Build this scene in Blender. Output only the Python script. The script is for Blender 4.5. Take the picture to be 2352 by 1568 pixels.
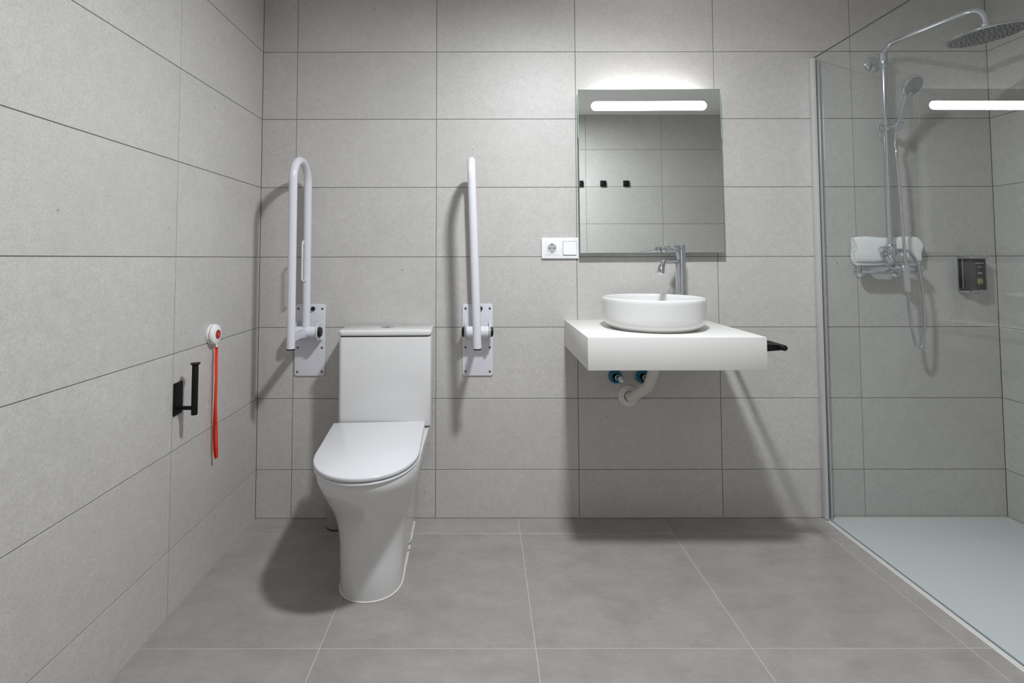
import bpy, bmesh, math, random
from mathutils import Matrix, Vector, noise
for o in list(bpy.data.objects): bpy.data.objects.remove(o)
S = bpy.context.scene
COL = S.collection
V = Vector
PI = math.pi

# ------------------------------------------------------------------ camera
F_PX, PX, PY = 1194.379, 1108.746, 538.861
cam_d = bpy.data.cameras.new('camera'); cam = bpy.data.objects.new('camera', cam_d); COL.objects.link(cam)
cam_d.sensor_fit = 'HORIZONTAL'; cam_d.sensor_width = 36.0
cam_d.lens = F_PX / 2352 * 36.0
cam_d.shift_x = (1176 - PX) / 2352; cam_d.shift_y = -(784 - PY) / 2352
cam_d.clip_start = 0.02
cam.matrix_world = (Matrix.Translation((0, -2.21228, 1.08044)) @ Matrix.Rotation(0.00071, 4, 'Z')
                    @ Matrix.Rotation(PI/2 + 0.04468, 4, 'X') @ Matrix.Rotation(-0.00143, 4, 'Z'))
S.camera = cam

# ------------------------------------------------------------------ world, exposure
w = bpy.data.worlds.new('world'); S.world = w; w.use_nodes = True
w.node_tree.nodes['Background'].inputs[0].default_value = (0.9, 0.95, 1, 1)
w.node_tree.nodes['Background'].inputs[1].default_value = 0.05
S.view_settings.view_transform = 'Standard'; S.view_settings.look = 'None'
S.view_settings.exposure = 0.0; S.view_settings.gamma = 1.0
S.view_settings.use_curve_mapping = False
S.cycles.use_denoising = True
S.cycles.max_bounces = 10; S.cycles.diffuse_bounces = 6; S.cycles.glossy_bounces = 6
S.cycles.use_adaptive_sampling = True; S.cycles.adaptive_threshold = 0.03
S.cycles.transparent_max_bounces = 12; S.cycles.transmission_bounces = 12
S.cycles.sample_clamp_indirect = 6.0; S.cycles.blur_glossy = 0.5
DOWNLIGHT = 750.0      # ceiling downlight of the bathroom
STRIP = 20.0           # lit strip in the mirror
BACKGLOW = 110.0        # lit slot on top of the mirror box
HALL_FILL = 0.5             # added fill lamp in the unseen hall, lifts the bathroom shadows

# ------------------------------------------------------------------ materials
def lin(c):
    return tuple(((v/255)/12.92 if v/255 <= .04045 else ((v/255+.055)/1.055)**2.4) for v in c)

def mat(name, rgb, rough=.5, metal=0., spec=.5, coat=0., bump=0., bscale=300., var=0., vscale=8., emit=None):
    m = bpy.data.materials.new(name); m.use_nodes = True
    nt = m.node_tree; n = nt.nodes; b = n['Principled BSDF']
    c = lin(rgb)
    b.inputs['Base Color'].default_value = (*c, 1); b.inputs['Roughness'].default_value = rough
    b.inputs['Metallic'].default_value = metal; b.inputs['Specular IOR Level'].default_value = spec
    if coat: b.inputs['Coat Weight'].default_value = coat; b.inputs['Coat Roughness'].default_value = .06
    if var or bump:
        tc = n.new('ShaderNodeTexCoord')
    if var:
        t = n.new('ShaderNodeTexNoise'); t.inputs['Scale'].default_value = vscale; t.inputs['Detail'].default_value = 5
        nt.links.new(tc.outputs['Object'], t.inputs['Vector'])
        r = n.new('ShaderNodeMapRange'); r.inputs['From Min'].default_value = .3; r.inputs['From Max'].default_value = .7
        r.inputs['To Min'].default_value = 1-var; r.inputs['To Max'].default_value = 1+var
        nt.links.new(t.outputs['Fac'], r.inputs['Value'])
        mx = n.new('ShaderNodeVectorMath'); mx.operation = 'SCALE'; mx.inputs[0].default_value = c
        nt.links.new(r.outputs['Result'], mx.inputs['Scale']); nt.links.new(mx.outputs[0], b.inputs['Base Color'])
    if bump:
        t2 = n.new('ShaderNodeTexNoise'); t2.inputs['Scale'].default_value = bscale; t2.inputs['Detail'].default_value = 3
        nt.links.new(tc.outputs['Object'], t2.inputs['Vector'])
        bp = n.new('ShaderNodeBump'); bp.inputs['Strength'].default_value = bump; bp.inputs['Distance'].default_value = .001
        nt.links.new(t2.outputs['Fac'], bp.inputs['Height']); nt.links.new(bp.outputs[0], b.inputs['Normal'])
    if emit:
        b.inputs['Emission Color'].default_value = (*emit[0], 1); b.inputs['Emission Strength'].default_value = emit[1]
    return m

def tile_mat(name, rgb, rough, cloud, grain, stretch=(1, 1, 1), pits=.55, bump=.25):
    """stoneware: cloudy body, fine grain, sparse small pits; every tile takes its own piece of the pattern"""
    m = bpy.data.materials.new(name); m.use_nodes = True
    nt = m.node_tree; n = nt.nodes; L = nt.links; b = n['Principled BSDF']
    c = lin(rgb)
    tc = n.new('ShaderNodeTexCoord'); oi = n.new('ShaderNodeObjectInfo')
    off = n.new('ShaderNodeVectorMath'); off.operation = 'SCALE'; off.inputs[0].default_value = (37.1, 91.7, 53.3)
    L.new(oi.outputs['Random'], off.inputs['Scale'])
    add = n.new('ShaderNodeVectorMath'); add.operation = 'ADD'
    L.new(tc.outputs['Object'], add.inputs[0]); L.new(off.outputs[0], add.inputs[1])
    mp = n.new('ShaderNodeMapping'); mp.inputs['Scale'].default_value = stretch
    L.new(add.outputs[0], mp.inputs['Vector'])
    def nz(scale, detail, rough_=.5):
        t = n.new('ShaderNodeTexNoise'); t.inputs['Scale'].default_value = scale
        t.inputs['Detail'].default_value = detail; t.inputs['Roughness'].default_value = rough_
        L.new(mp.outputs[0], t.inputs['Vector']); return t.outputs['Fac']
    def rng(s, lo, hi, a=.3, z=.7):
        r = n.new('ShaderNodeMapRange'); r.inputs['From Min'].default_value = a; r.inputs['From Max'].default_value = z
        r.inputs['To Min'].default_value = lo; r.inputs['To Max'].default_value = hi; L.new(s, r.inputs['Value']); return r.outputs[0]
    def mul(a, z):
        k = n.new('ShaderNodeMath'); k.operation = 'MULTIPLY'; L.new(a, k.inputs[0]); L.new(z, k.inputs[1]); return k.outputs[0]
    f = mul(rng(nz(4.5, 5, .68), 1-cloud, 1+cloud), rng(nz(170, 1, .6), 1-grain, 1+grain))
    f = mul(f, rng(nz(38, 2, .65), 1-grain*.5, 1+grain*.5))
    f = mul(f, rng(oi.outputs['Random'], .975, 1.025, 0, 1))
    vo = n.new('ShaderNodeTexVoronoi'); vo.inputs['Scale'].default_value = 17
    L.new(mp.outputs[0], vo.inputs['Vector'])
    sep = n.new('ShaderNodeSeparateColor'); L.new(vo.outputs['Color'], sep.inputs[0])
    pick = n.new('ShaderNodeMath'); pick.operation = 'GREATER_THAN'; pick.inputs[1].default_value = .93; L.new(sep.outputs[0], pick.inputs[0])
    dot = rng(vo.outputs['Distance'], 1, 0, .03, .085)
    pm = mul(pick.outputs[0], dot)
    f = mul(f, rng(pm, 1, pits, 0, 1))
    mx = n.new('ShaderNodeVectorMath'); mx.operation = 'SCALE'; mx.inputs[0].default_value = c
    L.new(f, mx.inputs['Scale']); L.new(mx.outputs[0], b.inputs['Base Color'])
    b.inputs['Roughness'].default_value = rough; b.inputs['Specular IOR Level'].default_value = .5
    bp = n.new('ShaderNodeBump'); bp.inputs['Strength'].default_value = bump; bp.inputs['Distance'].default_value = .0008
    L.new(nz(230, 1, .6), bp.inputs['Height']); L.new(bp.outputs[0], b.inputs['Normal'])
    return m

def glass_mat(name, tint, f0=.04, rough=0.):
    """clear pane: transparent body with a Schlick reflection on each face"""
    m = bpy.data.materials.new(name); m.use_nodes = True
    nt = m.node_tree; n = nt.nodes; L = nt.links
    n.remove(n['Principled BSDF'])
    tr = n.new('ShaderNodeBsdfTransparent'); tr.inputs[0].default_value = (*tint, 1)
    gl = n.new('ShaderNodeBsdfGlossy'); gl.inputs['Roughness'].default_value = rough; gl.inputs['Color'].default_value = (1, 1, 1, 1)
    lw = n.new('ShaderNodeLayerWeight'); lw.inputs[0].default_value = .5
    pw = n.new('ShaderNodeMath'); pw.operation = 'POWER'; pw.inputs[1].default_value = 5; L.new(lw.outputs['Facing'], pw.inputs[0])
    ma = n.new('ShaderNodeMath'); ma.operation = 'MULTIPLY_ADD'; ma.inputs[1].default_value = 1-f0; ma.inputs[2].default_value = f0
    L.new(pw.outputs[0], ma.inputs[0])
    mx = n.new('ShaderNodeMixShader'); L.new(ma.outputs[0], mx.inputs[0]); L.new(tr.outputs[0], mx.inputs[1]); L.new(gl.outputs[0], mx.inputs[2])
    L.new(mx.outputs[0], n['Material Output'].inputs[0])
    return m

MT = dict(
    tile=tile_mat('wall_tile', (191, 188, 184), .46, .04, .075),
    floor=tile_mat('floor_tile', (152.5, 148, 144.5), .42, .13, .05, (1.5, 2.4, 1), .85, .2),
    grout=mat('dark_grout', (112, 109, 106), .9),
    lgrout=mat('light_grout', (184, 181, 176), .85),
    paint=mat('white_paint', (246, 246, 245), .8, bump=.1, bscale=400),
    ceramic=mat('white_ceramic', (218, 217, 216), .12, spec=.5, coat=.3),
    plastic=mat('white_plastic', (236, 236, 238), .3),
    seat=mat('white_seat_plastic', (212, 212, 214), .22),
    enamel=mat('white_enamel', (216, 216, 222), .22, coat=.3),
    counter=mat('white_solid_surface', (216, 215, 211), .42, var=.01, vscale=5),
    chrome=mat('chrome', (205, 208, 214), .08, 1.),
    steel=mat('satin_steel', (120, 120, 122), .35, 1.),
    alu=mat('polished_aluminium', (222, 223, 225), .28, 1.),
    profile=mat('silver_profile', (206, 205, 205), .3, .35),
    seal=mat('clear_grey_seal', (138, 142, 142), .4),
    black=mat('black_powder_coat', (9, 9, 10), .5, spec=.3),
    rubber=mat('black_plastic', (15, 15, 17), .35),
    dark=mat('dark_slot', (38, 37, 36), .6),
    red=mat('red_plastic', (165, 40, 34), .35),
    orange=mat('orange_ribbon', (238, 52, 8), .55, bump=.3, bscale=600),
    pipe=mat('white_pvc', (214, 211, 204), .35),
    teal=mat('teal_plastic', (0, 108, 132), .35),
    silicone=mat('white_silicone', (214, 210, 202), .5),
    tray=mat('shower_tray_resin', (224, 227, 230), .5, bump=.12, bscale=180),
    towel=mat('white_terry', (248, 248, 248), .95, spec=.1, bump=1., bscale=420),
    nozzle=mat('grey_rubber', (70, 76, 78), .6),
    headface=mat('shower_face', (150, 156, 158), .28, 1.),
    bottle=mat('dark_brown_bottle', (34, 30, 24), .18, coat=.4),
    print_=mat('grey_print', (176, 176, 172), .5),
    gold=mat('gold_print', (178, 158, 112), .45),
    bin_=mat('grey_metal_paint', (150, 145, 136), .4),
    mirror=mat('mirror_silver', (236, 240, 238), .0, 1.),
    gedge=mat('green_glass_edge', (118, 150, 138), .15),
    door=mat('white_lacquer', (228, 228, 226), .4),
    strip=mat('lit_strip', (255, 255, 255), .5, emit=((1, 1, 1), STRIP)),
    slot=mat('lit_slot', (255, 255, 255), .5, emit=((1, 1, 1), BACKGLOW)),
    edgeglow=mat('painted_edge_glow', (150, 205, 184), .3, emit=((.55, .95, .78), .55)),  # emission imitates strip light leaking out of the mirror's glass edge
    glass=glass_mat('clear_glass', (.955, .970, .967)),
    clear=glass_mat('clear_plastic', (.85, .87, .87), .05, .1),
)

# ------------------------------------------------------------------ mesh helpers (all build in world coordinates)
def newbm(): return bmesh.new()

def grow(bm, M=None, src=None):
    if M is not None: bmesh.ops.transform(src, matrix=M, verts=src.verts)
    me = bpy.data.meshes.new('t'); src.to_mesh(me); bm.from_mesh(me); bpy.data.meshes.remove(me); src.free()

def box(bm, lo, hi, bev=0., seg=2, M=None):
    b = bmesh.new(); bmesh.ops.create_cube(b, size=1)
    s = V(hi)-V(lo); c = (V(hi)+V(lo))/2
    bmesh.ops.transform(b, matrix=Matrix.Translation(c) @ Matrix.Diagonal((abs(s.x), abs(s.y), abs(s.z), 1)), verts=b.verts)
    if bev: bmesh.ops.bevel(b, geom=list(b.edges), offset=bev, segments=seg, profile=.5, affect='EDGES')
    grow(bm, M, b); return bm

def zbox(bm, lo, hi, rv, bev=0., seg=4, M=None, axis='Z'):
    """box whose edges along one axis are rounded with radius rv, the others with bev"""
    b = bmesh.new(); bmesh.ops.create_cube(b, size=1)
    s = V(hi)-V(lo); c = (V(hi)+V(lo))/2
    bmesh.ops.transform(b, matrix=Matrix.Translation(c) @ Matrix.Diagonal((abs(s.x), abs(s.y), abs(s.z), 1)), verts=b.verts)
    i = 'XYZ'.index(axis)
    ed = [e for e in b.edges if abs((e.verts[0].co-e.verts[1].co).normalized()[i]) > .9]
    bmesh.ops.bevel(b, geom=ed, offset=rv, segments=seg, profile=.5, affect='EDGES')
    if bev:
        ed = [e for e in b.edges if len(e.link_faces) == 2 and e.calc_face_angle(0) > 1.2]
        bmesh.ops.bevel(b, geom=ed, offset=bev, segments=3, profile=.5, affect='EDGES')
    grow(bm, M, b); return bm

def rings(bm, loops, cap0=True, cap1=True, closed=True):
    vs = [[bm.verts.new(p) for p in l] for l in loops]
    n = len(loops[0])
    for a, b in zip(vs[:-1], vs[1:]):
        for i in range(n if closed else n-1):
            j = (i+1) % n
            try: bm.faces.new((a[i], a[j], b[j], b[i]))
            except ValueError: pass
    if cap0: bm.faces.new(list(reversed(vs[0])))
    if cap1: bm.faces.new(vs[-1])
    return bm

def lathe(bm, prof, M=None, n=32, caps=(True, True)):
    """profile [(r, h)] turned about local Z; r = 0 makes a pole"""
    b = bmesh.new(); prev = None; first = None; pole0 = False
    for k, (r, h) in enumerate(prof):
        if r < 1e-6: cur = [b.verts.new((0, 0, h))]
        else: cur = [b.verts.new((r*math.cos(2*PI*i/n), r*math.sin(2*PI*i/n), h)) for i in range(n)]
        if prev is not None:
            for i in range(n):
                j = (i+1) % n
                a = prev; c = cur
                if len(a) == 1 and len(c) == 1: continue
                if len(a) == 1: b.faces.new((a[0], c[j], c[i]))
                elif len(c) == 1: b.faces.new((a[i], a[j], c[0]))
                else: b.faces.new((a[i], a[j], c[j], c[i]))
        else: first = cur
        prev = cur
    if len(first) > 1 and caps[0]: b.faces.new(list(reversed(first)))
    if len(prev) > 1 and caps[1]: b.faces.new(prev)
    bmesh.ops.recalc_face_normals(b, faces=b.faces)
    grow(bm, M, b); return bm

def aim(p, d):
    """matrix that puts local Z along d at point p"""
    return Matrix.Translation(V(p)) @ V(d).to_track_quat('Z', 'Y').to_matrix().to_4x4()

def cyl(bm, a, b, r, n=24, bev=0.):
    a, b = V(a), V(b); h = (b-a).length
    pr = [(r, 0), (r, h)] if not bev else [(r-bev, 0), (r-bev*.3, bev*.3), (r, bev), (r, h-bev), (r-bev*.3, h-bev*.3), (r-bev, h)]
    return lathe(bm, pr, aim(a, b-a), n)

def fillet(pts, rad, seg=8):
    pts = [V(p) for p in pts]; out = [pts[0]]
    rads = rad if isinstance(rad, (list, tuple)) else [rad]*(len(pts)-2)
    for k, (p, q, r) in enumerate(zip(pts[:-2], pts[1:-1], pts[2:])):
        d1 = (p-q).normalized(); d2 = (r-q).normalized()
        ang = d1.angle(d2); t = rads[k]/math.tan(ang/2)
        t = min(t, (p-q).length*(.9 if k == 0 else .499), (r-q).length*(.9 if k == len(pts)-3 else .499))
        a = q+d1*t; c = q+d2*t
        for i in range(seg+1):
            u = i/seg; out.append(a*(1-u)**2+q*2*u*(1-u)+c*u*u)
    out.append(pts[-1]); return out

def arc_u(c, r, a0, a1, ux, uy, seg=20):
    return [V(c)+V(ux)*r*math.cos(a0+(a1-a0)*i/seg)+V(uy)*r*math.sin(a0+(a1-a0)*i/seg) for i in range(seg+1)]

def spline(pts, per=8):
    P = [V(p) for p in pts]; P = [P[0]*2-P[1]]+P+[P[-1]*2-P[-2]]; out = []
    for i in range(1, len(P)-2):
        for k in range(per):
            t = k/per; a, b, c, d = P[i-1], P[i], P[i+1], P[i+2]
            out.append(.5*((2*b)+(c-a)*t+(2*a-5*b+4*c-d)*t*t+(3*b-a-3*c+d)*t*t*t))
    out.append(P[-2]); return out

def tube(bm, pts, r, n=16, cap=True):
    pts = [V(p) for p in pts]; loops = []
    rr = r if isinstance(r, (list, tuple)) else [r]*len(pts)
    t = (pts[1]-pts[0]).normalized(); up = t.orthogonal().normalized()
    for i, p in enumerate(pts):
        if i == 0: tn = (pts[1]-pts[0])
        elif i == len(pts)-1: tn = pts[-1]-pts[-2]
        else: tn = (pts[i+1]-pts[i]).normalized()+(pts[i]-pts[i-1]).normalized()
        tn = tn.normalized(); up = (up-tn*up.dot(tn)).normalized(); s = tn.cross(up)
        loops.append([p+(up*math.cos(2*PI*k/n)+s*math.sin(2*PI*k/n))*rr[i] for k in range(n)])
    return rings(bm, loops, cap, cap)

def link(name, bm, m, parent=None, loc=(0, 0, 0), smooth=35, label=None):
    """one mesh object; geometry is given in world coordinates, origin is set to the thing's base"""
    bmesh.ops.recalc_face_normals(bm, faces=bm.faces)
    me = bpy.data.meshes.new(name); bm.to_mesh(me); bm.free()
    base = V(loc)
    if parent is not None:
        q = parent
        while q.parent: q = q.parent
        base = q.location.copy(); rot = q.rotation_euler.copy()
        me.transform((Matrix.Translation(base)).inverted())
    else: me.transform(Matrix.Translation(-base))
    if smooth:
        me.polygons.foreach_set('use_smooth', [True]*len(me.polygons))
        me.set_sharp_from_angle(angle=math.radians(smooth))
    me.materials.append(MT[m])
    o = bpy.data.objects.new(name, me); COL.objects.link(o)
    if parent is not None: o.parent = parent
    else: o.location = base
    if label: o['label'] = label
    return o

def thing(name, label, cat, loc, group=None):
    o = bpy.data.objects.new(name, None); COL.objects.link(o); o.location = loc
    o.empty_display_size = .05
    o['label'] = label; o['category'] = cat
    if group: o['group'] = group
    return o

def copies(src, places):
    """further pieces with the mesh of src, moved by the given offsets"""
    for d in places:
        o = src.copy(); COL.objects.link(o); o.parent = src.parent; o.location = src.location+V(d)

def struct(o): o['kind'] = 'structure'; return o

# ------------------------------------------------------------------ the room
XL, XR, YF, ZC = -.9496, 2.178, -1.93, 2.25
ROWS = [0, .1978, .4915, .7879, 1.0852, 1.3822, 1.6770, 1.9706, ZC]
COLS = [XL, -.8013, -.1999, .3986, .9967, 1.5885, XR]
PROUD = .0015
_tiles = {}
def tile(parent, m, corner, u, v, w, h, inset=True):
    """one tile: corner on the wall face, spanning w along u and h along v, face towards u x v"""
    key = (m, round(w, 4), round(h, 4)); GAP = .0029 if m == 'floor' else .0024
    if key not in _tiles:
        g = GAP/2; t, b = PROUD, .0006
        lo = [(g, g), (w-g, g), (w-g, h-g), (g, h-g)]
        hi = [(g+b, g+b), (w-g-b, g+b), (w-g-b, h-g-b), (g+b, h-g-b)]
        vs = [(x, y, 0) for x, y in lo]+[(x, y, t-b) for x, y in lo]+[(x, y, t) for x, y in hi]
        fs = [(i, (i+1) % 4, 4+(i+1) % 4, 4+i) for i in range(4)]+[(4+i, 4+(i+1) % 4, 8+(i+1) % 4, 8+i) for i in range(4)]+[(8, 9, 10, 11)]
        me = bpy.data.meshes.new('tile'); me.from_pydata(vs, [], fs); me.materials.append(MT[m]); _tiles[key] = me
    o = bpy.data.objects.new('tile', _tiles[key]); COL.objects.link(o); o.parent = parent
    u, v = V(u), V(v); nrm = u.cross(v)
    M = Matrix((u, v, nrm)).transposed().to_4x4()
    o.matrix_local = Matrix.Translation(V(corner)-nrm*PROUD) @ M
    return o

def wall(name, m, lo, hi):
    o = link(name, box(newbm(), lo, hi), m, smooth=0); return struct(o)

wb = wall('wall_back', 'grout', (XL-.1, PROUD, 0), (XR+.1, .1, ZC))
for r0, r1 in zip(ROWS[:-1], ROWS[1:]):
    for c0, c1 in zip(COLS[:-1], COLS[1:]):
        tile(wb, 'tile', (c0, 0, r0), (1, 0, 0), (0, 0, 1), c1-c0, r1-r0)
SIDE = [0, .6031, 1.2200, 1.8250, -YF]
wl = wall('wall_left', 'grout', (XL-.1, YF, 0), (XL-PROUD, 0, ZC))
wr = wall('wall_right', 'grout', (XR+PROUD, YF, 0), (XR+.1, 0, ZC))
for r0, r1 in zip(ROWS[:-1], ROWS[1:]):
    for d0, d1 in zip(SIDE[:-1], SIDE[1:]):
        tile(wl, 'tile', (XL, -d1, r0), (0, 1, 0), (0, 0, 1), d1-d0, r1-r0)
        tile(wr, 'tile', (XR, -d0, r0), (0, -1, 0), (0, 0, 1), d1-d0, r1-r0)
# front wall (seen in the mirror) with the door opening the camera looks through
OX0, OX1, OZ = -.60, .62, 2.06
wf = newbm()
box(wf, (XL-.1, YF-.10, 0), (OX0, YF-PROUD, ZC)); box(wf, (OX1, YF-.10, 0), (XR+.1, YF-PROUD, ZC)); box(wf, (OX0, YF-.10, OZ), (OX1, YF-PROUD, ZC))
wf = struct(link('wall_front', wf, 'grout', smooth=0))
for r0, r1 in zip(ROWS[:-1], ROWS[1:]):
    for c0, c1 in ((OX1, .8120), (.8120, 1.4100), (1.4100, 2.0100), (2.0100, XR), (XL, OX0)):
        tile(wf, 'tile', (c1, YF, r0), (-1, 0, 0), (0, 0, 1), c1-c0, r1-r0)
for c0, c1 in ((OX0, 0), (0, OX1)): tile(wf, 'tile', (c1, YF, OZ), (-1, 0, 0), (0, 0, 1), c1-c0, ZC-OZ)
tb = newbm()
box(tb, (OX0-.06, YF-.11, 0), (OX0+.015, YF+.012, OZ+.05), .002); box(tb, (OX1-.015, YF-.11, 0), (OX1+.06, YF+.012, OZ+.05), .002)
box(tb, (OX0+.015, YF-.11, OZ-.015), (OX1-.015, YF+.012, OZ+.05), .002)
struct(link('trim_1', tb, 'door'))
# floor
TX = 1.414
fl = wall('floor', 'lgrout', (XL-.1, YF-.1, -.08), (XR+.1, .1, -.0009))
fx = [XL, -.4556, .1444, .7444, 1.3444, TX]; fy = [0, .1207, .7207, 1.3207, -YF]
for x0, x1 in zip(fx[:-1], fx[1:]):
    for d0, d1 in zip(fy[:-1], fy[1:]):
        tile(fl, 'floor', (x0, -d1, 0), (1, 0, 0), (0, 1, 0), x1-x0, d1-d0)
for d0, d1 in ((1.3207, -YF),):
    for x0, x1 in ((TX, 1.9444), (1.9444, XR)): tile(fl, 'floor', (x0, -d1, 0), (1, 0, 0), (0, 1, 0), x1-x0, d1-d0)
struct(link('ceiling', box(newbm(), (XL-.1, YF-.1, ZC), (XR+.1, .1, ZC+.08)), 'paint', smooth=0))
# hall behind the opening
hb = newbm()
HX0, HX1, HY = -1.5, 1.7, -3.6
box(hb, (HX0-.1, HY-.1, 0), (HX1+.1, HY, 2.5)); struct(link('wall_hall', hb, 'paint', smooth=0))
struct(link('wall_hall_left', box(newbm(), (HX0-.1, HY, 0), (HX0, YF-.1, 2.5)), 'paint', smooth=0))
struct(link('wall_hall_right', box(newbm(), (HX1, HY, 0), (HX1+.1, YF-.1, 2.5)), 'paint', smooth=0))
hf = newbm(); box(hf, (HX0, YF-.112, 0), (OX0-.06, YF-.102, 2.5)); box(hf, (OX1+.06, YF-.112, 0), (HX1, YF-.102, 2.5)); box(hf, (OX0-.06, YF-.112, OZ+.05), (OX1+.06, YF-.102, 2.5))
struct(link('wall_hall_front', hf, 'paint', smooth=0))
struct(link('ceiling_hall', box(newbm(), (HX0-.1, HY-.1, 2.5), (HX1+.1, YF-.1, 2.56)), 'paint', smooth=0))
struct(link('floor_hall', box(newbm(), (HX0-.1, HY-.1, -.08), (HX1+.1, YF-.1, 0)), 'floor', smooth=0))
# tray
tr = newbm()
box(tr, (TX+.004, -1.32, -.07), (XR-.002, -.002, .004), .003)
tray = link('shower_tray', tr, 'tray', loc=(1.8, -.66, 0))
tray['label'] = 'pale grey flat shower tray on the floor behind the glass panel'; tray['category'] = 'shower tray'
rim = newbm()
box(rim, (TX+.006, -.014, .0035), (XR-.004, -.004, .007), .001); box(rim, (XR-.016, -1.31, .0035), (XR-.004, -.014, .007), .001)
link('rim_bead', rim, 'silicone', tray)
bd = newbm(); box(bd, (TX-.007, -1.32, -.002), (TX+.000, -.004, .002), .001); link('edge_bead', bd, 'silicone', tray)

# ------------------------------------------------------------------ shower glass
GX = 1.424
gp = thing('shower_screen', 'tall clear glass shower screen fixed to the back wall by a metal profile', 'glass screen', (GX, 0, 0))
link('glass_pane', box(newbm(), (GX-.004, -.92, .006), (GX+.004, -.006, 1.937)), 'glass', gp, smooth=0)
pf = newbm()
box(pf, (GX-.018, -.028, .006), (GX-.0045, -.001, 1.932), .0015); box(pf, (GX+.0045, -.028, .006), (GX+.0105, -.001, 1.932), .0015)
link('wall_profile', pf, 'profile', gp)
eb = newbm(); box(eb, (GX-.0042, -.92, 1.9371), (GX+.0042, -.006, 1.9376)); box(eb, (GX-.0042, -.926, .006), (GX+.0042, -.921, 1.937)); link('glass_edge', eb, 'nozzle', gp, smooth=0)
sl = newbm(); box(sl, (GX-.0035, -.92, .0042), (GX+.0035, -.03, .0058)); link('bottom_seal', sl, 'seal', gp, smooth=0)

# ------------------------------------------------------------------ ceiling downlight
def lamp(name, parent, loc, shape, size, radiance, col, spread=180):
    d = bpy.data.lights.new(name, 'AREA'); d.shape = shape; d.size = size; d.color = col; d.spread = math.radians(spread)
    d.energy = radiance*PI*(PI*size*size/4 if shape == 'DISK' else size*size)
    o = bpy.data.objects.new(name, d); COL.objects.link(o); o.parent = parent; o.location = loc
dl = thing('ceiling_downlight', 'round recessed downlight in the white ceiling of the bathroom', 'ceiling light', (.355, -1.15, ZC))
lathe(b := newbm(), [(.072, -.001), (.075, -.006), (.092, -.006), (.096, -.001)], Matrix.Translation((.355, -1.15, ZC)), 48, (False, False)); link('trim_ring', b, 'plastic', dl)
lathe(b := newbm(), [(0, -.0025), (.071, -.0025), (.071, -.001), (0, -.001)], Matrix.Translation((.355, -1.15, ZC)), 48); link('diffuser', b, 'plastic', dl)
lamp('downlight_lamp', dl, (0, 0, -.0035), 'DISK', .142, DOWNLIGHT, (.945, .985, 1.03), 176)
hp = thing('hall_fill_panel', 'square fill light panel added in the unseen hall to lift the bathroom shadows', 'ceiling light', (.1, -2.9, 2.5))  # added panel with lamp, soft fill through the door opening
link('fill_panel_frame', box(newbm(), (-.22, -3.22, 2.488), (.42, -2.58, 2.499), .002), 'plastic', hp)
link('diffuser', box(newbm(), (-.2, -3.2, 2.485), (.4, -2.6, 2.4875)), 'plastic', hp, smooth=0)
lamp('fill_lamp', hp, (0, 0, -.017), 'SQUARE', .6, HALL_FILL, (.96, .98, 1))

# ------------------------------------------------------------------ toilet
TC = V((-.388, 0, 0)); TM = Matrix.Translation(TC) @ Matrix.Rotation(math.radians(1.9), 4, 'Z')
LM = Matrix.Translation((-.4135, 0, 0)) @ Matrix.Rotation(math.radians(4.3), 4, 'Z')   # seat and lid sit slightly askew
toilet = thing('toilet', 'white close-coupled toilet with closed lid standing against the back wall', 'toilet', TC)
def dshape(z, hw, yf, a, yb, hwb, n=2.0, ne=28, M=None):
    pts = []
    y0 = yf+a
    for i in range(9):
        t = i/8; e = t*t*(3-2*t); pts.append((-(hwb+(hw-hwb)*e), yb+(y0-yb)*t))
    for i in range(1, ne):
        an = PI*i/ne; c, s = math.cos(an), math.sin(an)
        pts.append((-hw*math.copysign(abs(c)**(2/n), c), y0-a*abs(s)**(2/n)))
    for x, y in reversed(pts[:9]): pts.append((-x, y))
    return [(M or TM) @ V((x, y, z)) for x, y in pts]
secs = [(0, .102, -.531, .115, -.035, .104), (.01, .103, -.533, .115, -.03, .105), (.09, .1035, -.532, .118, -.03, .106), (.15, .106, -.534, .122, -.03, .11),
        (.20, .111, -.543, .13, -.03, .118), (.245, .1205, -.561, .145, -.03, .13), (.285, .1335, -.588, .165, -.025, .145), (.325, .148, -.624, .188, -.02, .158),
        (.36, .1565, -.652, .205, -.02, .167), (.39, .1625, -.676, .213, -.015, .172), (.412, .165, -.684, .216, -.015, .174), (.424, .164, -.683, .216, -.015, .173)]
link('bowl', rings(newbm(), [dshape(z, hw, yf, a, yb, hb_, 2.15) for z, hw, yf, a, yb, hb_ in secs]), 'ceramic', toilet, smooth=50)
def slab(z0, z1, d, r=.004):
    k = [(z0, d+r*.4), (z0+r*.5, d), (z1-r, d), (z1-r*.35, d+r*.35), (z1, d+r)]
    return rings(newbm(), [dshape(z, .1690-q, -.694+q, .225-q, -.182, .1745-q, 2.12, M=LM) for z, q in k])
link('seat_ring', slab(.4255, .4345, .001), 'seat', toilet, smooth=50)
link('seat_lid', slab(.4375, .4505, .0), 'seat', toilet, smooth=50)
cb = newbm(); zbox(cb, (-.179, -.176, .432), (.179, -.01, .7745), .016, .003, 5, TM); cist = link('cistern', cb, 'ceramic', toilet, smooth=50)
box(b := newbm(), (-.172, -.168, .7735), (.172, -.016, .779), M=TM); link('lid_joint', b, 'dark', toilet)
zbox(b := newbm(), (-.1815, -.182, .7785), (.1815, -.006, .8015), .02, .008, 6, TM); cl = link('cistern_lid', b, 'ceramic', toilet, smooth=50)
for s in (-1, 1):
    loops = []
    for q, z in ((.0, .8012), (.0, .8035), (.0015, .8048)):
        loops.append([TM @ V((-.002+(s*.0012)+s*(.023-q)*math.sin(PI*i/14), -.093+(.023-q)*math.cos(PI*i/14), z)) for i in range(15)])
    link('flush_button', rings(newbm(), loops), 'chrome', cl, smooth=40)
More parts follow.
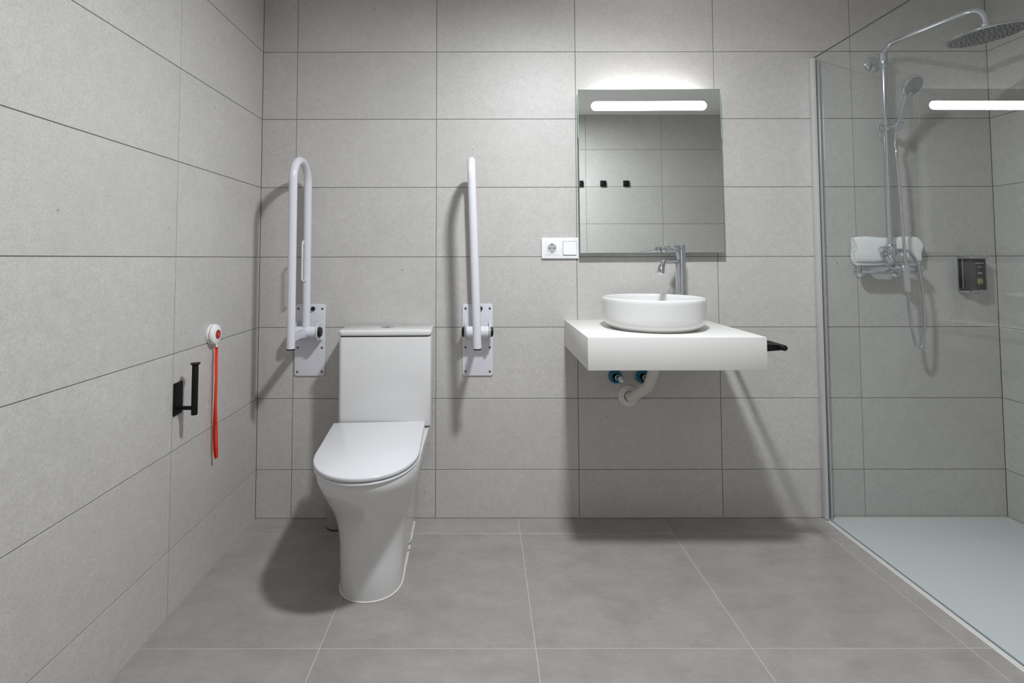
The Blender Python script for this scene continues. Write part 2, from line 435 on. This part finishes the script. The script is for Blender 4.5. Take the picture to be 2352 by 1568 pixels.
lathe(b := newbm(), [(.024, .0), (.027, .0), (.027, .0018), (.0245, .0025)], TM @ Matrix.Translation((-.002, -.093, .8013)), 32, (False, False)); link('button_ring', b, 'chrome', cl)
for p in ((.1065, -.262, .040), (-.1065, -.262, .040)):
    lathe(b := newbm(), [(.009, 0), (.009, .003), (.006, .008), (0, .009)], TM @ aim(p, (p[0], 0, 0)), 20); link('fixing_bolt', b, 'chrome', toilet)
for s in (-1, 1):
    lathe(b := newbm(), [(.008, 0), (.008, .004), (.005, .010), (0, .011)], TM @ aim((s*.161, -.135, .352), (s, 0, 0)), 20); link('side_bolt', b, 'chrome', toilet)
base = [p for p in dshape(.0022, .1035, -.5325, .116, -.035, .1055, 2.15)]
link('silicone_bead', tube(newbm(), base, .0028, 8), 'silicone', toilet, smooth=60)

bn = thing('brush_holder', 'small grey cylinder standing on the floor half hidden behind the toilet', 'holder', (-.588, -.057, 0))
lathe(b := newbm(), [(.043, 0), (.046, .004), (.046, .20), (.044, .203), (.042, .20), (.042, .01), (0, .01)], Matrix.Translation((-.588, -.057, .0005)), 40); link('cup', b, 'bin_', bn)
lathe(b := newbm(), [(.0461, 0), (.0468, .001), (.0468, .004), (.0461, .005)], Matrix.Translation((-.588, -.057, .0005)), 40, (False, False)); link('foot_ring', b, 'dark', bn)

# ------------------------------------------------------------------ grab bars
def grab_bar(x, lean, label, wire):
    g = thing('grab_bar', label, 'grab bar', (x, 0, .737), 'fold-up grab bars either side of the toilet')
    PZ = .777
    zbox(b := newbm(), (x-.064, -.006, .587), (x+.064, -.0005, .887), .010, .0015, 5, axis='Y'); link('wall_plate', b, 'enamel', g)
    lathe(b := newbm(), [(.0048, 0), (.0048, .0012), (.003, .003), (0, .003)], aim((x-.051, -.006, .868), (0, -1, 0)), 12); sc = link('screw', b, 'steel', g)
    copies(sc, [(.102, 0, 0), (0, 0, -.163), (.102, 0, -.163), (0, 0, -.263), (.102, 0, -.263)])
    lathe(b := newbm(), [(.009, 0), (.009, .006), (.006, .010), (0, .010)], aim((x+.012, -.006, .868), (0, -1, 0)), 20); link('bumper', b, 'rubber', g)
    for s in (-1, 1):
        b = newbm()
        pr = [(-.006, PZ-.040), (-.055, PZ-.034)]+[(-.055-.034*math.sin(PI*i/10)*.9, PZ-.034*math.cos(PI*i/10)) for i in range(1, 10)]+[(-.055, PZ+.034), (-.006, PZ+.040)]
        rings(b, [[V((x+s*(.0485+d), y, z)) for y, z in pr] for d in (0, .0045)]); link('bracket', b, 'enamel', g, smooth=40)
        cyl(b := newbm(), (x+s*.0465, -.058, PZ), (x+s*.0485, -.058, PZ), .0245); link('washer', b, 'rubber', g)
        lathe(b := newbm(), [(.021, 0), (.021, .006), (.017, .011), (.008, .0125), (0, .0125)], aim((x+s*.053, -.058, PZ), (s, 0, 0)), 28); link('pivot_knob', b, 'rubber', g)
    cyl(b := newbm(), (x-.0465, -.058, PZ), (x+.0465, -.058, PZ), .0235, 32); link('pivot', b, 'enamel', g)
    L = Matrix.Translation((x, 0, PZ)) @ Matrix.Rotation(math.radians(lean), 4, 'Y') @ Matrix.Translation((-x, 0, -PZ))
    yb, yf, R = -.056, -.226, .085
    zt = 1.47-R
    pts = [V((x, yb, PZ))]+[V((x, yb, PZ+(zt-PZ)*k/6)) for k in range(1, 6)]
    pts += arc_u((x, (yb+yf)/2, zt), R, 0, PI, (0, 1, 0), (0, 0, 1), 24)
    pts += [V((x, yf, zt-(zt-.7385)*k/6)) for k in range(1, 7)]
    pts = [L @ p for p in pts]
    rail = link('rail', tube(newbm(), pts, .0158, 24), 'enamel', g, smooth=50)
    cyl(b := newbm(), L @ V((x, yf, .7385)), L @ V((x, yf, .7335)), .0157, 24); link('end_cap', b, 'rubber', rail)
    b = newbm(); rings(b, [[L @ V((x+sx*.0075, y, z)) for sx, z in ((-1, PZ-h), (1, PZ-h), (1, PZ+h), (-1, PZ+h))] for y, h in ((-.07, .018), (-.15, .013), (yf+.006, .016))])
    link('link_bar', b, 'enamel', g, smooth=30)
    if wire:
        wp = fillet([(x, yb-.008, .990), (x, yb-.058, .990), (x, yb-.058, 1.138), (x, yb-.045, 1.150)], .008, 6)
        link('roll_wire', tube(newbm(), wp, .0038, 10), 'enamel', g, smooth=60)
    return g
grab_bar(-.7295, 0.0, 'white fold-up grab bar left of the toilet with a thin wire on its rail', True)
grab_bar(-.0235, -1.9, 'white fold-up grab bar right of the toilet, its rail seen edge on', False)

# ------------------------------------------------------------------ washstand
CX0, CX1, CYF, CZ0, CZ1 = .3435, .9325, -.489, .711, .819
ct = thing('washstand', 'white wall-hung washstand slab with deep square front under the basin', 'countertop', ((CX0+CX1)/2, 0, CZ0))
b = bmesh.new(); bmesh.ops.create_cube(b, size=1)
bmesh.ops.transform(b, matrix=Matrix.Translation(((CX0+CX1)/2, CYF/2-.0003, (CZ0+CZ1)/2)) @ Matrix.Diagonal((CX1-CX0, -CYF, CZ1-CZ0, 1)), verts=b.verts)
bmesh.ops.bevel(b, geom=list(b.edges), offset=.0013, segments=2, profile=.5, affect='EDGES')
bf = min(b.faces, key=lambda f: f.calc_center_median().z)
bmesh.ops.inset_region(b, faces=[bf], thickness=.019)
for v in bf.verts: v.co.z += .076
link('slab', b, 'counter', ct)
link('wall_rail', box(newbm(), (CX0+.03, -.020, CZ0+.03), (CX1-.03, -.001, CZ0+.07), .001), 'steel', ct)
BC = V((.637, -.249, CZ1))
bs = thing('wash_basin', 'round white vessel basin standing on the washstand', 'basin', BC)
prof = [(0, .0), (.150, .0), (.155, .001), (.160, .006), (.175, .016), (.184, .030), (.1855, .05), (.187, .10), (.187, .110), (.185, .1135), (.1815, .1145), (.179, .112), (.178, .103), (.175, .055), (.168, .034), (.14, .022), (.06, .0165), (.026, .015), (0, .015)]
link('bowl', lathe(newbm(), prof, Matrix.Translation(BC), 72), 'ceramic', bs, smooth=60)
lathe(b := newbm(), [(0, .017), (.02, .018), (.028, .0165), (.028, .0155)], Matrix.Translation(BC), 28, (False, False)); link('drain_cap', b, 'chrome', bs)

FP = V((.805, -.088, CZ1)); D = V((-.72, -.69, 0)).normalized()
fc = thing('basin_tap', 'tall chrome basin tap standing behind the round basin', 'tap', FP)
lathe(b := newbm(), [(.026, 0), (.026, .004), (.0225, .008), (.0215, .010)], Matrix.Translation(FP), 32); link('base_ring', b, 'chrome', fc)
lathe(b := newbm(), [(.0205, .008), (.0205, .309), (.0195, .3125), (0, .3135)], Matrix.Translation(FP), 40); link('column', b, 'chrome', fc)
sp = fillet([FP+D*.012+V((0, 0, .247)), FP+D*.142+V((0, 0, .247)), FP+D*.166+V((0, 0, .208))], .022, 10)
s_ = link('spout', tube(newbm(), sp, .0092, 20), 'chrome', fc, smooth=50)
e = FP+D*.166+V((0, 0, .208)); dd = V((D.x*.4, D.y*.4, -.9)).normalized()
lathe(b := newbm(), [(.0095, -.030), (.0118, -.022), (.0134, -.008), (.0136, .006), (.0122, .0085), (.0105, .0085)], aim(e, dd), 24); link('aerator', b, 'chrome', s_)
cyl(b := newbm(), FP+D*.016+V((0, 0, .2975)), FP+D*.034+V((0, 0, .2975)), .0135, 28, .002); link('handle_collar', b, 'chrome', fc)
cyl(b := newbm(), FP+D*.034+V((0, 0, .2975)), FP+D*.046+V((0, 0, .2975)), .0055, 16); link('handle_stem', b, 'chrome', fc)
lathe(b := newbm(), [(.0095, 0), (.0125, .002), (.0125, .011), (.0095, .0125), (.0095, .0165), (.0125, .018), (.0125, .028), (.010, .030)], aim(FP+D*.044+V((0, 0, .2975)), D), 24); kn = link('handle', b, 'chrome', fc)
cyl(b := newbm(), FP+D*.072+V((0, 0, .294)), FP+D*.142+V((0, 0, .2915)), .0025, 10); link('lever', b, 'chrome', kn)

wp = thing('waste_pipe', 'white plastic waste pipe bending into the wall below the washstand', 'pipe', (.609, 0, .503))
path = fillet([(.611, -.003, .503), (.615, -.036, .504), (.655, -.125, .572), (.640, -.247, .665), (.638, -.247, .785)], [.022, .045, .05], 8)
link('bent_pipe', tube(newbm(), path, .0205, 24), 'pipe', wp, smooth=60)
lathe(b := newbm(), [(.0215, .001), (.0445, .001), (.044, .005), (.036, .010), (.0215, .012)], aim((.609, 0, .503), (0, -1, 0)), 36, (False, False)); link('wall_rose', b, 'pipe', wp)
for x, z, lb in ((.5535, .5835, 'chrome water valve with teal collar on the wall left of the waste pipe'), (.6675, .5835, 'chrome water valve with teal collar half hidden behind the waste pipe')):
    vv = thing('water_valve', lb, 'valve', (x, 0, z), 'water valves below the washstand')
    lathe(b := newbm(), [(.017, .001), (.0275, .001), (.0285, .006), (.0275, .016), (.024, .020), (.019, .020), (.017, .016)], aim((x, 0, z), (0, -1, 0)), 32, (False, False)); link('collar', b, 'teal', vv)
    lathe(b := newbm(), [(.0125, .001), (.0125, .03), (.010, .032), (.010, .05), (.012, .052), (.012, .062), (.0, .064)], aim((x, 0, z), (0.18, -1, 0)), 24); link('stub', b, 'chrome', vv)

tw = thing('towel_rail', 'short black towel rail on the right side of the washstand', 'towel rail', (CX1, -.27, .782))
RX, RZ = .988, .784
link('bar', tube(newbm(), [(RX, -.497, RZ), (RX, -.492, RZ), (RX, -.06, RZ), (RX, -.055, RZ)], [.0075, .0096, .0096, .0075], 20), 'black', tw, smooth=50)
for y in (-.462, -.10):
    b = newbm(); rings(b, [[V((xx, y+sy*.010*k, RZ-.002+sz*.009*k)) for sy, sz in ((-1, -1), (1, -1), (1, 1), (-1, 1))] for xx, k in ((CX1+.001, 1.35), (CX1+.008, 1.3), (RX, .95))]); link('post', b, 'black', tw)

# ------------------------------------------------------------------ mirror
mr = thing('wall_mirror', 'square frameless mirror with a lit white strip hung above the basin', 'mirror', (.705, 0, 1.10))
MM = Matrix.Translation((.7065, -.031, 1.448)) @ Matrix.Rotation(math.radians(-.22), 4, 'Y') @ Matrix.Rotation(math.radians(-.55), 4, 'X')
hw, hh = .3015, .3465
link('mirror_glass', box(newbm(), (-hw, -.0045, -hh), (hw, 0, hh), .0008, 1, MM), 'mirror', mr, smooth=0)
eb = newbm()
for lo, hi in (((-hw-.0007, -.0042, -hh), (-hw, 0, hh)), ((hw, -.0042, -hh), (hw+.0007, 0, hh)), ((-hw, -.0042, hh), (hw, 0, hh+.0006)), ((-hw, -.0042, -hh-.0006), (hw, 0, -hh))): box(eb, lo, hi, M=MM)
link('glass_edge', eb, 'gedge', mr, smooth=0)
for sx in (-1, 1): link('edge_glow', box(newbm(), (sx*(hw+.0007), -.0040, .14), (sx*(hw+.0016), -.0004, hh-.002), M=MM), 'edgeglow', mr, smooth=0)  # added slivers, leaked light put in as their own glow
def stadium(x0, x1, z, r, y): 
    return [MM @ V((x1-r+r*math.sin(PI*i/12), y, z+r*math.cos(PI*i/12))) for i in range(13)]+[MM @ V((x0+r-r*math.sin(PI*i/12), y, z-r*math.cos(PI*i/12))) for i in range(13)]
link('light_strip', rings(newbm(), [stadium(-.2465, .2435, .2755, .0195, -.0043), stadium(-.2465, .2435, .2755, .0195, -.0054)]), 'strip', mr, smooth=0)
link('back_box', box(newbm(), (-.265, .0005, -.31), (.265, .0255, .285), .001, 1, MM), 'plastic', mr)
link('back_light', box(newbm(), (-.20, .004, .2855), (.20, .022, .2875), M=MM), 'slot', mr, smooth=0)

# ------------------------------------------------------------------ socket and switch
sx0, sx1, sz0, sz1 = .248, .405, 1.0775, 1.1655
so = thing('socket_switch_plate', 'white double wall plate with a power socket and a rocker switch beside the mirror', 'wall socket', (.3265, 0, sz0))
zbox(b := newbm(), (sx0, -.010, sz0), (sx1, -.0005, sz1), .003, .002, 4, axis='Y'); link('frame', b, 'plastic', so)
zc = (sz0+sz1)/2; xs = .2915; xk = .3665
zbox(b := newbm(), (xs-.028, -.0112, zc-.028), (xs+.028, -.009, zc+.028), .002, .0005, 3, axis='Y'); si = link('socket_insert', b, 'plastic', so)
lathe(b := newbm(), [(.0205, .0), (.0215, .0), (.0215, .0016), (.0195, .0016), (.0185, -.0), ], aim((xs, -.0112, zc), (0, -1, 0)), 40, (False, False)); link('socket_rim', b, 'plastic', si)
lathe(b := newbm(), [(0, .0003), (.0186, .0003), (.0186, .0001)], aim((xs, -.0112, zc), (0, -1, 0)), 40, (False, False)); link('socket_well', b, 'print_', si)
for dx, dz in ((-.0095, 0), (.0095, 0)): 
    cyl(b := newbm(), (xs+dx, -.0113, zc+dz), (xs+dx, -.0119, zc+dz), .0027, 14); link('pin_hole', b, 'dark', si)
cyl(b := newbm(), (xs, -.0113, zc), (xs, -.012, zc), .002, 12); link('screw', b, 'steel', si)
for s in (-1, 1): link('earth_clip', box(newbm(), (xs-.0025, -.0135, zc+s*.0165-.0028), (xs+.0025, -.0113, zc+s*.0165+.0028), .0006), 'steel', si)
b = newbm(); rings(b, [[V((xk+a*.028, y if c < 0 else y2, zc+c*.028)) for a, c in ((-1, -1), (1, -1), (1, 1), (-1, 1))] for y, y2 in ((-.009, -.009), (-.0145, -.0112))]); link('rocker', b, 'plastic', so)
b = newbm(); box(b, (xk-.0292, -.0105, zc-.0296), (xk+.0292, -.0095, zc+.0292)); link('rocker_gap', b, 'steel', so)

# ------------------------------------------------------------------ left wall: alarm button, paper holder
AY, AZ = -.387, .8165
ab = thing('alarm_button', 'round white and red alarm button with an orange pull ribbon on the left wall', 'alarm button', (XL, AY, AZ))
lathe(b := newbm(), [(0, .0005), (.034, .0005), (.0345, .003), (.0345, .008), (.033, .0095)], aim((XL, AY, AZ), (1, 0, 0)), 40); link('base_plate', b, 'plastic', ab)
lathe(b := newbm(), [(.0325, .0094), (.0332, .0105), (.0325, .0116)], aim((XL, AY, AZ), (1, 0, 0)), 40); link('red_ring', b, 'red', ab)
lathe(b := newbm(), [(.033, .0115), (.0345, .013), (.0345, .016), (.032, .021), (.024, .0245), (.0, .026)], aim((XL, AY, AZ), (1, 0, 0)), 40); link('dome', b, 'plastic', ab)
lathe(b := newbm(), [(.0155, .0235), (.0155, .0268), (.012, .0276), (0, .0278)], aim((XL, AY, AZ), (1, 0, 0)), 32); cbn = link('push_button', b, 'red', ab)
lathe(b := newbm(), [(.0062, .0276), (.0062, .0285), (.0045, .0288), (.0045, .0276)], aim((XL, AY, AZ), (1, 0, 0)), 24, (False, False)); link('bell_mark', b, 'orange', cbn)
link('bell_mark', box(newbm(), (XL+.0277, AY-.001, AZ-.005), (XL+.0287, AY+.001, AZ+.005)), 'print_', cbn)
lathe(b := newbm(), [(.0022, 0), (.0022, .008), (.0034, .009), (.0034, .014), (0, .0145)], aim((XL+.018, AY+.006, AZ-.031), (0, 0, -1)), 16); link('cord_eye', b, 'plastic', ab)
def ribbon(pts, wdir, w, th=.0009):
    b = newbm(); pts = spline(pts, 6); loops = []
    for i, p in enumerate(pts):
        k = i/(len(pts)-1); d = V(wdir(k)).normalized(); a = pts[max(i-1, 0)]; c = pts[min(i+1, len(pts)-1)]
        nrm = (c-a).normalized().cross(d).normalized()
        loops.append([p-d*w/2-nrm*th, p+d*w/2-nrm*th, p+d*w/2+nrm*th, p-d*w/2+nrm*th])
    return rings(b, loops)
yr = AY+.010; xr = XL+.016; zt = AZ-.044
lp = [(xr, yr, zt), (xr+.001, yr-.002, zt-.05), (xr+.003, yr-.003, zt-.13), (xr+.004, yr-.004, zt-.20), (xr+.009, yr-.005, zt-.27), (xr+.0095, yr-.001, zt-.335), (xr+.0075, yr+.003, zt-.375), (xr+.004, yr+.006, zt-.386),
      (xr+.0005, yr+.006, zt-.372), (xr-.002, yr+.003, zt-.345), (xr-.0035, yr+.002, zt-.28), (xr-.002, yr+.003, zt-.20), (xr-.0015, yr+.003, zt-.13), (xr-.001, yr+.002, zt-.05), (xr, yr+.001, zt-.002)]
link('pull_ribbon', ribbon(lp, lambda k: (math.cos(.5+1.1*math.sin(5*k)), math.sin(.5+1.1*math.sin(5*k)), 0), .0098), 'orange', ab, smooth=60)

ph = thing('paper_holder', 'black upright toilet paper holder on the left wall below the alarm button', 'paper holder', (XL, -.578, .61))
zbox(b := newbm(), (XL+.0005, -.602, .598), (XL+.0045, -.556, .697), .003, .0008, 3, axis='X'); link('wall_plate', b, 'black', ph)
HX = -.8965
cyl(b := newbm(), (XL+.004, -.577, .617), (HX, -.577, .617), .0062, 16); link('arm', b, 'black', ph)
cyl(b := newbm(), (HX, -.577, .5965), (HX, -.577, .750), .0092, 24, .0008); link('post', b, 'black', ph)
lathe(b := newbm(), [(.0095, 0), (.0140, .0035), (.0145, .005), (.0140, .0065), (0, .007)], Matrix.Translation((HX, -.577, .749)), 28); link('top_flange', b, 'black', ph)

# ------------------------------------------------------------------ shower set
SXP, SYP = 1.678, -.066
sh = thing('shower_column', 'chrome shower column with overhead rain head and bar mixer on the tiled wall', 'shower', (SXP, 0, 1.03))
link('riser', tube(newbm(), [(SXP, SYP, 1.045), (SXP, SYP, 1.3), (SXP, SYP, 1.6), (SXP, SYP, 1.93)], .0118, 24), 'chrome', sh)
HD = V((1.784, -.402, 0)); hd = (HD-V((SXP, SYP, 0))).normalized(); reach = (HD-V((SXP, SYP, 0))).length
pA = V((SXP, SYP, 1.90))
pts = fillet([pA, V((SXP, SYP, 1.964)), V((HD.x, HD.y, 1.974))-hd*.0, V((HD.x, HD.y, 1.895))], [.056, .066], 14)
link('arm', tube(newbm(), pts, .0105, 20), 'chrome', sh, smooth=60)
cyl(b := newbm(), (SXP, SYP, 1.868), (SXP, SYP, 1.935), .0155, 28, .001); link('coupling', b, 'chrome', sh)
lathe(b := newbm(), [(0, .0005), (.033, .0005), (.033, .005), (.028, .010), (.012, .013), (.011, .016), (.011, .060)], aim((SXP-.0, 0, 1.912), (0, -1, 0)), 32); link('wall_bracket', b, 'chrome', sh)
cyl(b := newbm(), (SXP+.012, SYP, 1.900), (SXP+.032, SYP-.004, 1.902), .006, 14, .001); link('grub_screw', b, 'chrome', sh)
# rain head
hz = 1.864
HT = Matrix.Translation((HD.x, HD.y, hz)) @ Matrix.Rotation(math.radians(-5), 4, 'Y')
lathe(b := newbm(), [(.0, .0), (.110, .0), (.112, .002), (.112, .006), (.107, .0085), (.03, .014), (.016, .018), (.013, .03), (.0, .03)], HT, 64); hdob = link('rain_head', b, 'chrome', sh, smooth=40)
lathe(b := newbm(), [(.0, -.0008), (.105, -.0008), (.1055, .0003)], HT, 56, (False, False)); link('spray_plate', b, 'headface', hdob)
b = newbm()
for k, (rr, cnt) in enumerate(((.012, 6), (.026, 12), (.040, 18), (.054, 24), (.068, 30), (.082, 34), (.097, 40))):
    for i in range(cnt):
        a = 2*PI*i/cnt+k*.13
        lathe(b, [(.0024, 0), (.0018, .003), (0, .003)], HT @ Matrix.Translation((rr*math.cos(a), rr*math.sin(a), -.0006)) @ Matrix.Rotation(PI, 4, 'X'), 6)
nz = link('nozzles', b, 'nozzle', hdob, smooth=0); nz['kind'] = 'stuff'
lathe(b := newbm(), [(.0135, 0), (.0165, .003), (.0165, .014), (.0135, .017)], Matrix.Translation((HD.x, HD.y, 1.890)), 24); link('swivel_nut', b, 'chrome', sh)
# slider
lathe(b := newbm(), [(.019, -.014), (.021, -.010), (.021, .010), (.019, .014)], Matrix.Translation((SXP, SYP, 1.618)), 28); link('slider', b, 'chrome', sh)
cyl(b := newbm(), (SXP-.008, SYP, 1.618), (SXP-.034, SYP-.004, 1.618), .0155, 24, .003); link('slider_knob', b, 'chrome', sh)
HB = V((1.700, -.104, 1.620)); HU = V((.01, -.42, .90)).normalized()
lathe(b := newbm(), [(.0125, -.016), (.0165, -.014), (.0170, .014), (.0140, .016)], aim(HB, HU), 24); link('hand_cradle', b, 'chrome', sh)
cyl(b := newbm(), (SXP+.006, SYP-.006, 1.618), HB+V((-.006, .006, 0)), .010, 16); link('cradle_neck', b, 'chrome', sh)
# mixer
MZ, MY = 1.032, -.066
cyl(b := newbm(), (1.548, MY, MZ), (1.803, MY, MZ), .0195, 32, .003); link('mixer_bar', b, 'chrome', sh)
for x in (1.603, 1.753):
    lathe(b := newbm(), [(0, .0005), (.034, .0005), (.034, .004), (.028, .011), (.016, .015), (.0145, .02), (.0145, .062)], aim((x, 0, MZ-.004), (0, -1, 0)), 32); link('wall_rose', b, 'chrome', sh)
cyl(b := newbm(), (SXP, SYP, 1.048), (SXP, SYP, 1.085), .0165, 24, .002); link('riser_nut', b, 'chrome', sh)
lathe(b := newbm(), [(.019, -.022), (.021, -.019), (.021, .019), (.019, .022)], Matrix.Translation((SXP, SYP-.002, 1.112)), 28); link('diverter', b, 'chrome', sh)
lathe(b := newbm(), [(.010, .018), (.010, .028), (.014, .030), (.014, .044), (.011, .047), (0, .047)], aim((SXP, SYP-.002, 1.110), (-1, -.15, .05)), 20); link('diverter_knob', b, 'chrome', sh)
lathe(b := newbm(), [(.0085, .018), (.0085, .040), (.0095, .041), (.0095, .048)], aim((SXP, SYP-.002, 1.108), (1, -.3, 0)), 18); link('hose_outlet', b, 'chrome', sh)
cyl(b := newbm(), (SXP+.013, MY-.016, MZ), (SXP+.013, MY-.056, MZ), .021, 28, .003); link('cartridge', b, 'chrome', sh)
b = newbm(); rings(b, [[V((SXP+.013+sx*w_, y+sy*.0035, z)) for sx, sy in ((-1, -1), (1, -1), (1, 1), (-1, 1))] for z, y, w_ in ((1.050, -.125, .012), (1.030, -.126, .0125), (.985, -.129, .0118), (.944, -.132, .0110))])
bmesh.ops.bevel(b, geom=list(b.edges), offset=.0012, segments=2, affect='EDGES'); link('lever', b, 'alu', sh)
# hand shower and hose
hs = thing('hand_shower', 'chrome hand shower with its looping hose held on the shower column', 'hand shower', HB)
tip = HB+HU*.132
link('handle', tube(newbm(), [HB-HU*.026, HB, HB+HU*.05, HB+HU*.10, tip], [.0085, .0105, .0115, .0125, .0135], 20), 'chrome', hs, smooth=60)
hn = V((.16, -.80, -.50)).normalized(); hc = tip+HU*.028+hn*.004
lathe(b := newbm(), [(0, -.020), (.018, -.018), (.036, -.008), (.043, .002), (.043, .007), (.040, .0095), (0, .0095)], aim(hc, hn), 36); hh_ = link('spray_head', b, 'chrome', hs, smooth=50)
lathe(b := newbm(), [(0, .0105), (.036, .0105), (.0365, .009)], aim(hc, hn), 36, (False, False)); link('spray_plate', b, 'headface', hh_)
h0 = V((SXP, SYP-.002, 1.108))+V((1, -.3, 0)).normalized()*.046
he = HB-HU*.026
hp_ = [h0, h0+V((.022, -.005, -.008)), (1.769, -.088, 1.055), (1.782, -.089, .98), (1.789, -.088, .88), (1.788, -.087, .78), (1.780, -.086, .728), (1.768, -.086, .712), (1.752, -.088, .728), (1.733, -.093, .80), (1.719, -.099, .90), (1.7115, -.104, 1.0), (1.705, -.104, 1.15), (1.699, -.100, 1.35), (1.696, -.095, 1.50), he+V((0, .008, -.04)), he]
link('hose', tube(newbm(), spline(hp_, 10), .0056, 12), 'chrome', hs, smooth=60)
# towel folded behind the riser, lying on the mixer
def towel():
    b = newbm(); random.seed(4); half = .0058
    # folded sheet in the y-z plane: spiral of three turns, squeezed flat
    path = []
    N = 150; turns = 2.6
    for i in range(N+1):
        t = i/N; a = -PI/2+2*PI*turns*t; k = 1-.82*t
        c, s = math.cos(a), math.sin(a)
        path.append(V((0, .0175*k*math.copysign(abs(c)**.75, c), .058*(.30+.70*k)*math.copysign(abs(s)**.62, s))))
    ring = []
    for sgn in (1, -1):
        idx = range(len(path)) if sgn == 1 else reversed(range(len(path)))
        for i in idx:
            tn = (path[min(i+1, N)]-path[max(i-1, 0)]).normalized(); nr = V((0, -tn.z, tn.y))
            ring.append(path[i]+nr*half*sgn*(.72 if i > 10 else .9))
    loops = []; n = 26
    for j in range(n+1):
        u = j/n; x = 1.556+.272*u; end = min(1, min(u, 1-u)*14); q = .93+.07*end**.5
        loops.append([V((x+(.004*math.sin(p.z*90) if j in (0, n) else 0), -.0285+p.y*q, 1.1105+p.z*(1+.03*math.sin(u*7+1))*q+.003*noise.noise(V((u*5, p.y*60, p.z*30))))) for p in ring])
    return rings(b, loops)
to = link('folded_towel', towel(), 'towel', loc=(1.69, -.03, 1.052), smooth=70)
to['label'] = 'folded white terry towel lying on the shower mixer behind the riser'; to['category'] = 'towel'

# soap dispenser
sd = thing('soap_dispenser', 'dark soap dispenser bottle in a chrome bracket on the shower wall', 'soap dispenser', (2.043, 0, .945))
DX0, DX1, DY, DZ0, DZ1 = 2.012, 2.085, -.057, .946, 1.072
box(b := newbm(), (DX0-.002, -.006, DZ0-.014), (DX1+.002, -.0005, DZ1+.012), .001); link('back_plate', b, 'chrome', sd)
box(b := newbm(), (DX0-.003, DY-.002, DZ1+.002), (DX1+.003, -.006, DZ1+.014), .002); link('top_cap', b, 'chrome', sd)
box(b := newbm(), (DX0-.002, -.030, DZ0-.012), (DX1+.002, -.006, DZ0-.004), .001); link('bottom_shelf', b, 'chrome', sd)
b = newbm(); zbox(b, (DX0, DY, DZ0), (DX1, -.012, DZ1+.002), .010, .002, 5)
bo = link('bottle', b, 'bottle', sd, smooth=40)
link('side_rail', box(newbm(), (DX0-.0018, -.028, DZ0+.004), (DX0-.0004, -.0245, DZ1), .0003), 'chrome', sd)
cyl(b := newbm(), (2.050, -.044, DZ0-.018), (2.050, -.044, DZ0), .009, 20, .001); link('nozzle', b, 'clear', sd)
def pr(x0, x1, z0, z1, m, nm): link(nm, box(newbm(), (x0, DY-.0008, z0), (x1, DY-.0001, z1)), m, bo, smooth=0)
xm = (DX0+DX1)/2+.004
pr(xm-.016, xm+.016, 1.0545, 1.0575, 'print_', 'lettering'); pr(xm-.009, xm+.009, 1.0405, 1.0425, 'print_', 'lettering'); pr(xm-.006, xm+.006, 1.037, 1.0385, 'print_', 'lettering')
pr(xm-.009, xm+.009, 1.0155, 1.018, 'print_', 'lettering'); pr(xm-.009, xm+.009, 1.011, 1.0135, 'print_', 'lettering')
b = newbm()
for i in range(7):
    a = 2*PI*i/7
    lathe(b, [(0, .0004), (.0052, .0004), (.0052, .0001)], Matrix.Translation((xm+.0075*math.cos(a), DY, .982+.0085*math.sin(a))) @ Matrix.Rotation(PI/2, 4, 'X'), 10, (False, False))
lathe(b, [(0, .0009), (.005, .0009), (.005, .0001)], Matrix.Translation((xm, DY, .982)) @ Matrix.Rotation(PI/2, 4, 'X'), 10, (False, False))
link('flower_print', b, 'gold', bo, smooth=0)

# robe hooks on the front wall, seen in the mirror
for x, lb in ((.7655, 'black square robe hook at the left edge of the mirror view, cut off by it'), (.9445, 'black square robe hook in the mirror view, middle of the three'), (1.126, 'black square robe hook in the mirror view, rightmost of the three')):
    h = thing('robe_hook', lb, 'hook', (x, YF, 1.70), 'robe hooks on the wall opposite the mirror')
    link('plate', box(newbm(), (x-.0225, YF+.0005, 1.6775), (x+.0225, YF+.006, 1.7225), .001), 'black', h)
    cyl(b := newbm(), (x, YF+.006, 1.70), (x, YF+.012, 1.70), .014, 20); link('peg', b, 'black', h)
    link('front_plate', box(newbm(), (x-.0225, YF+.012, 1.6775), (x+.0225, YF+.016, 1.7225), .001), 'black', h)
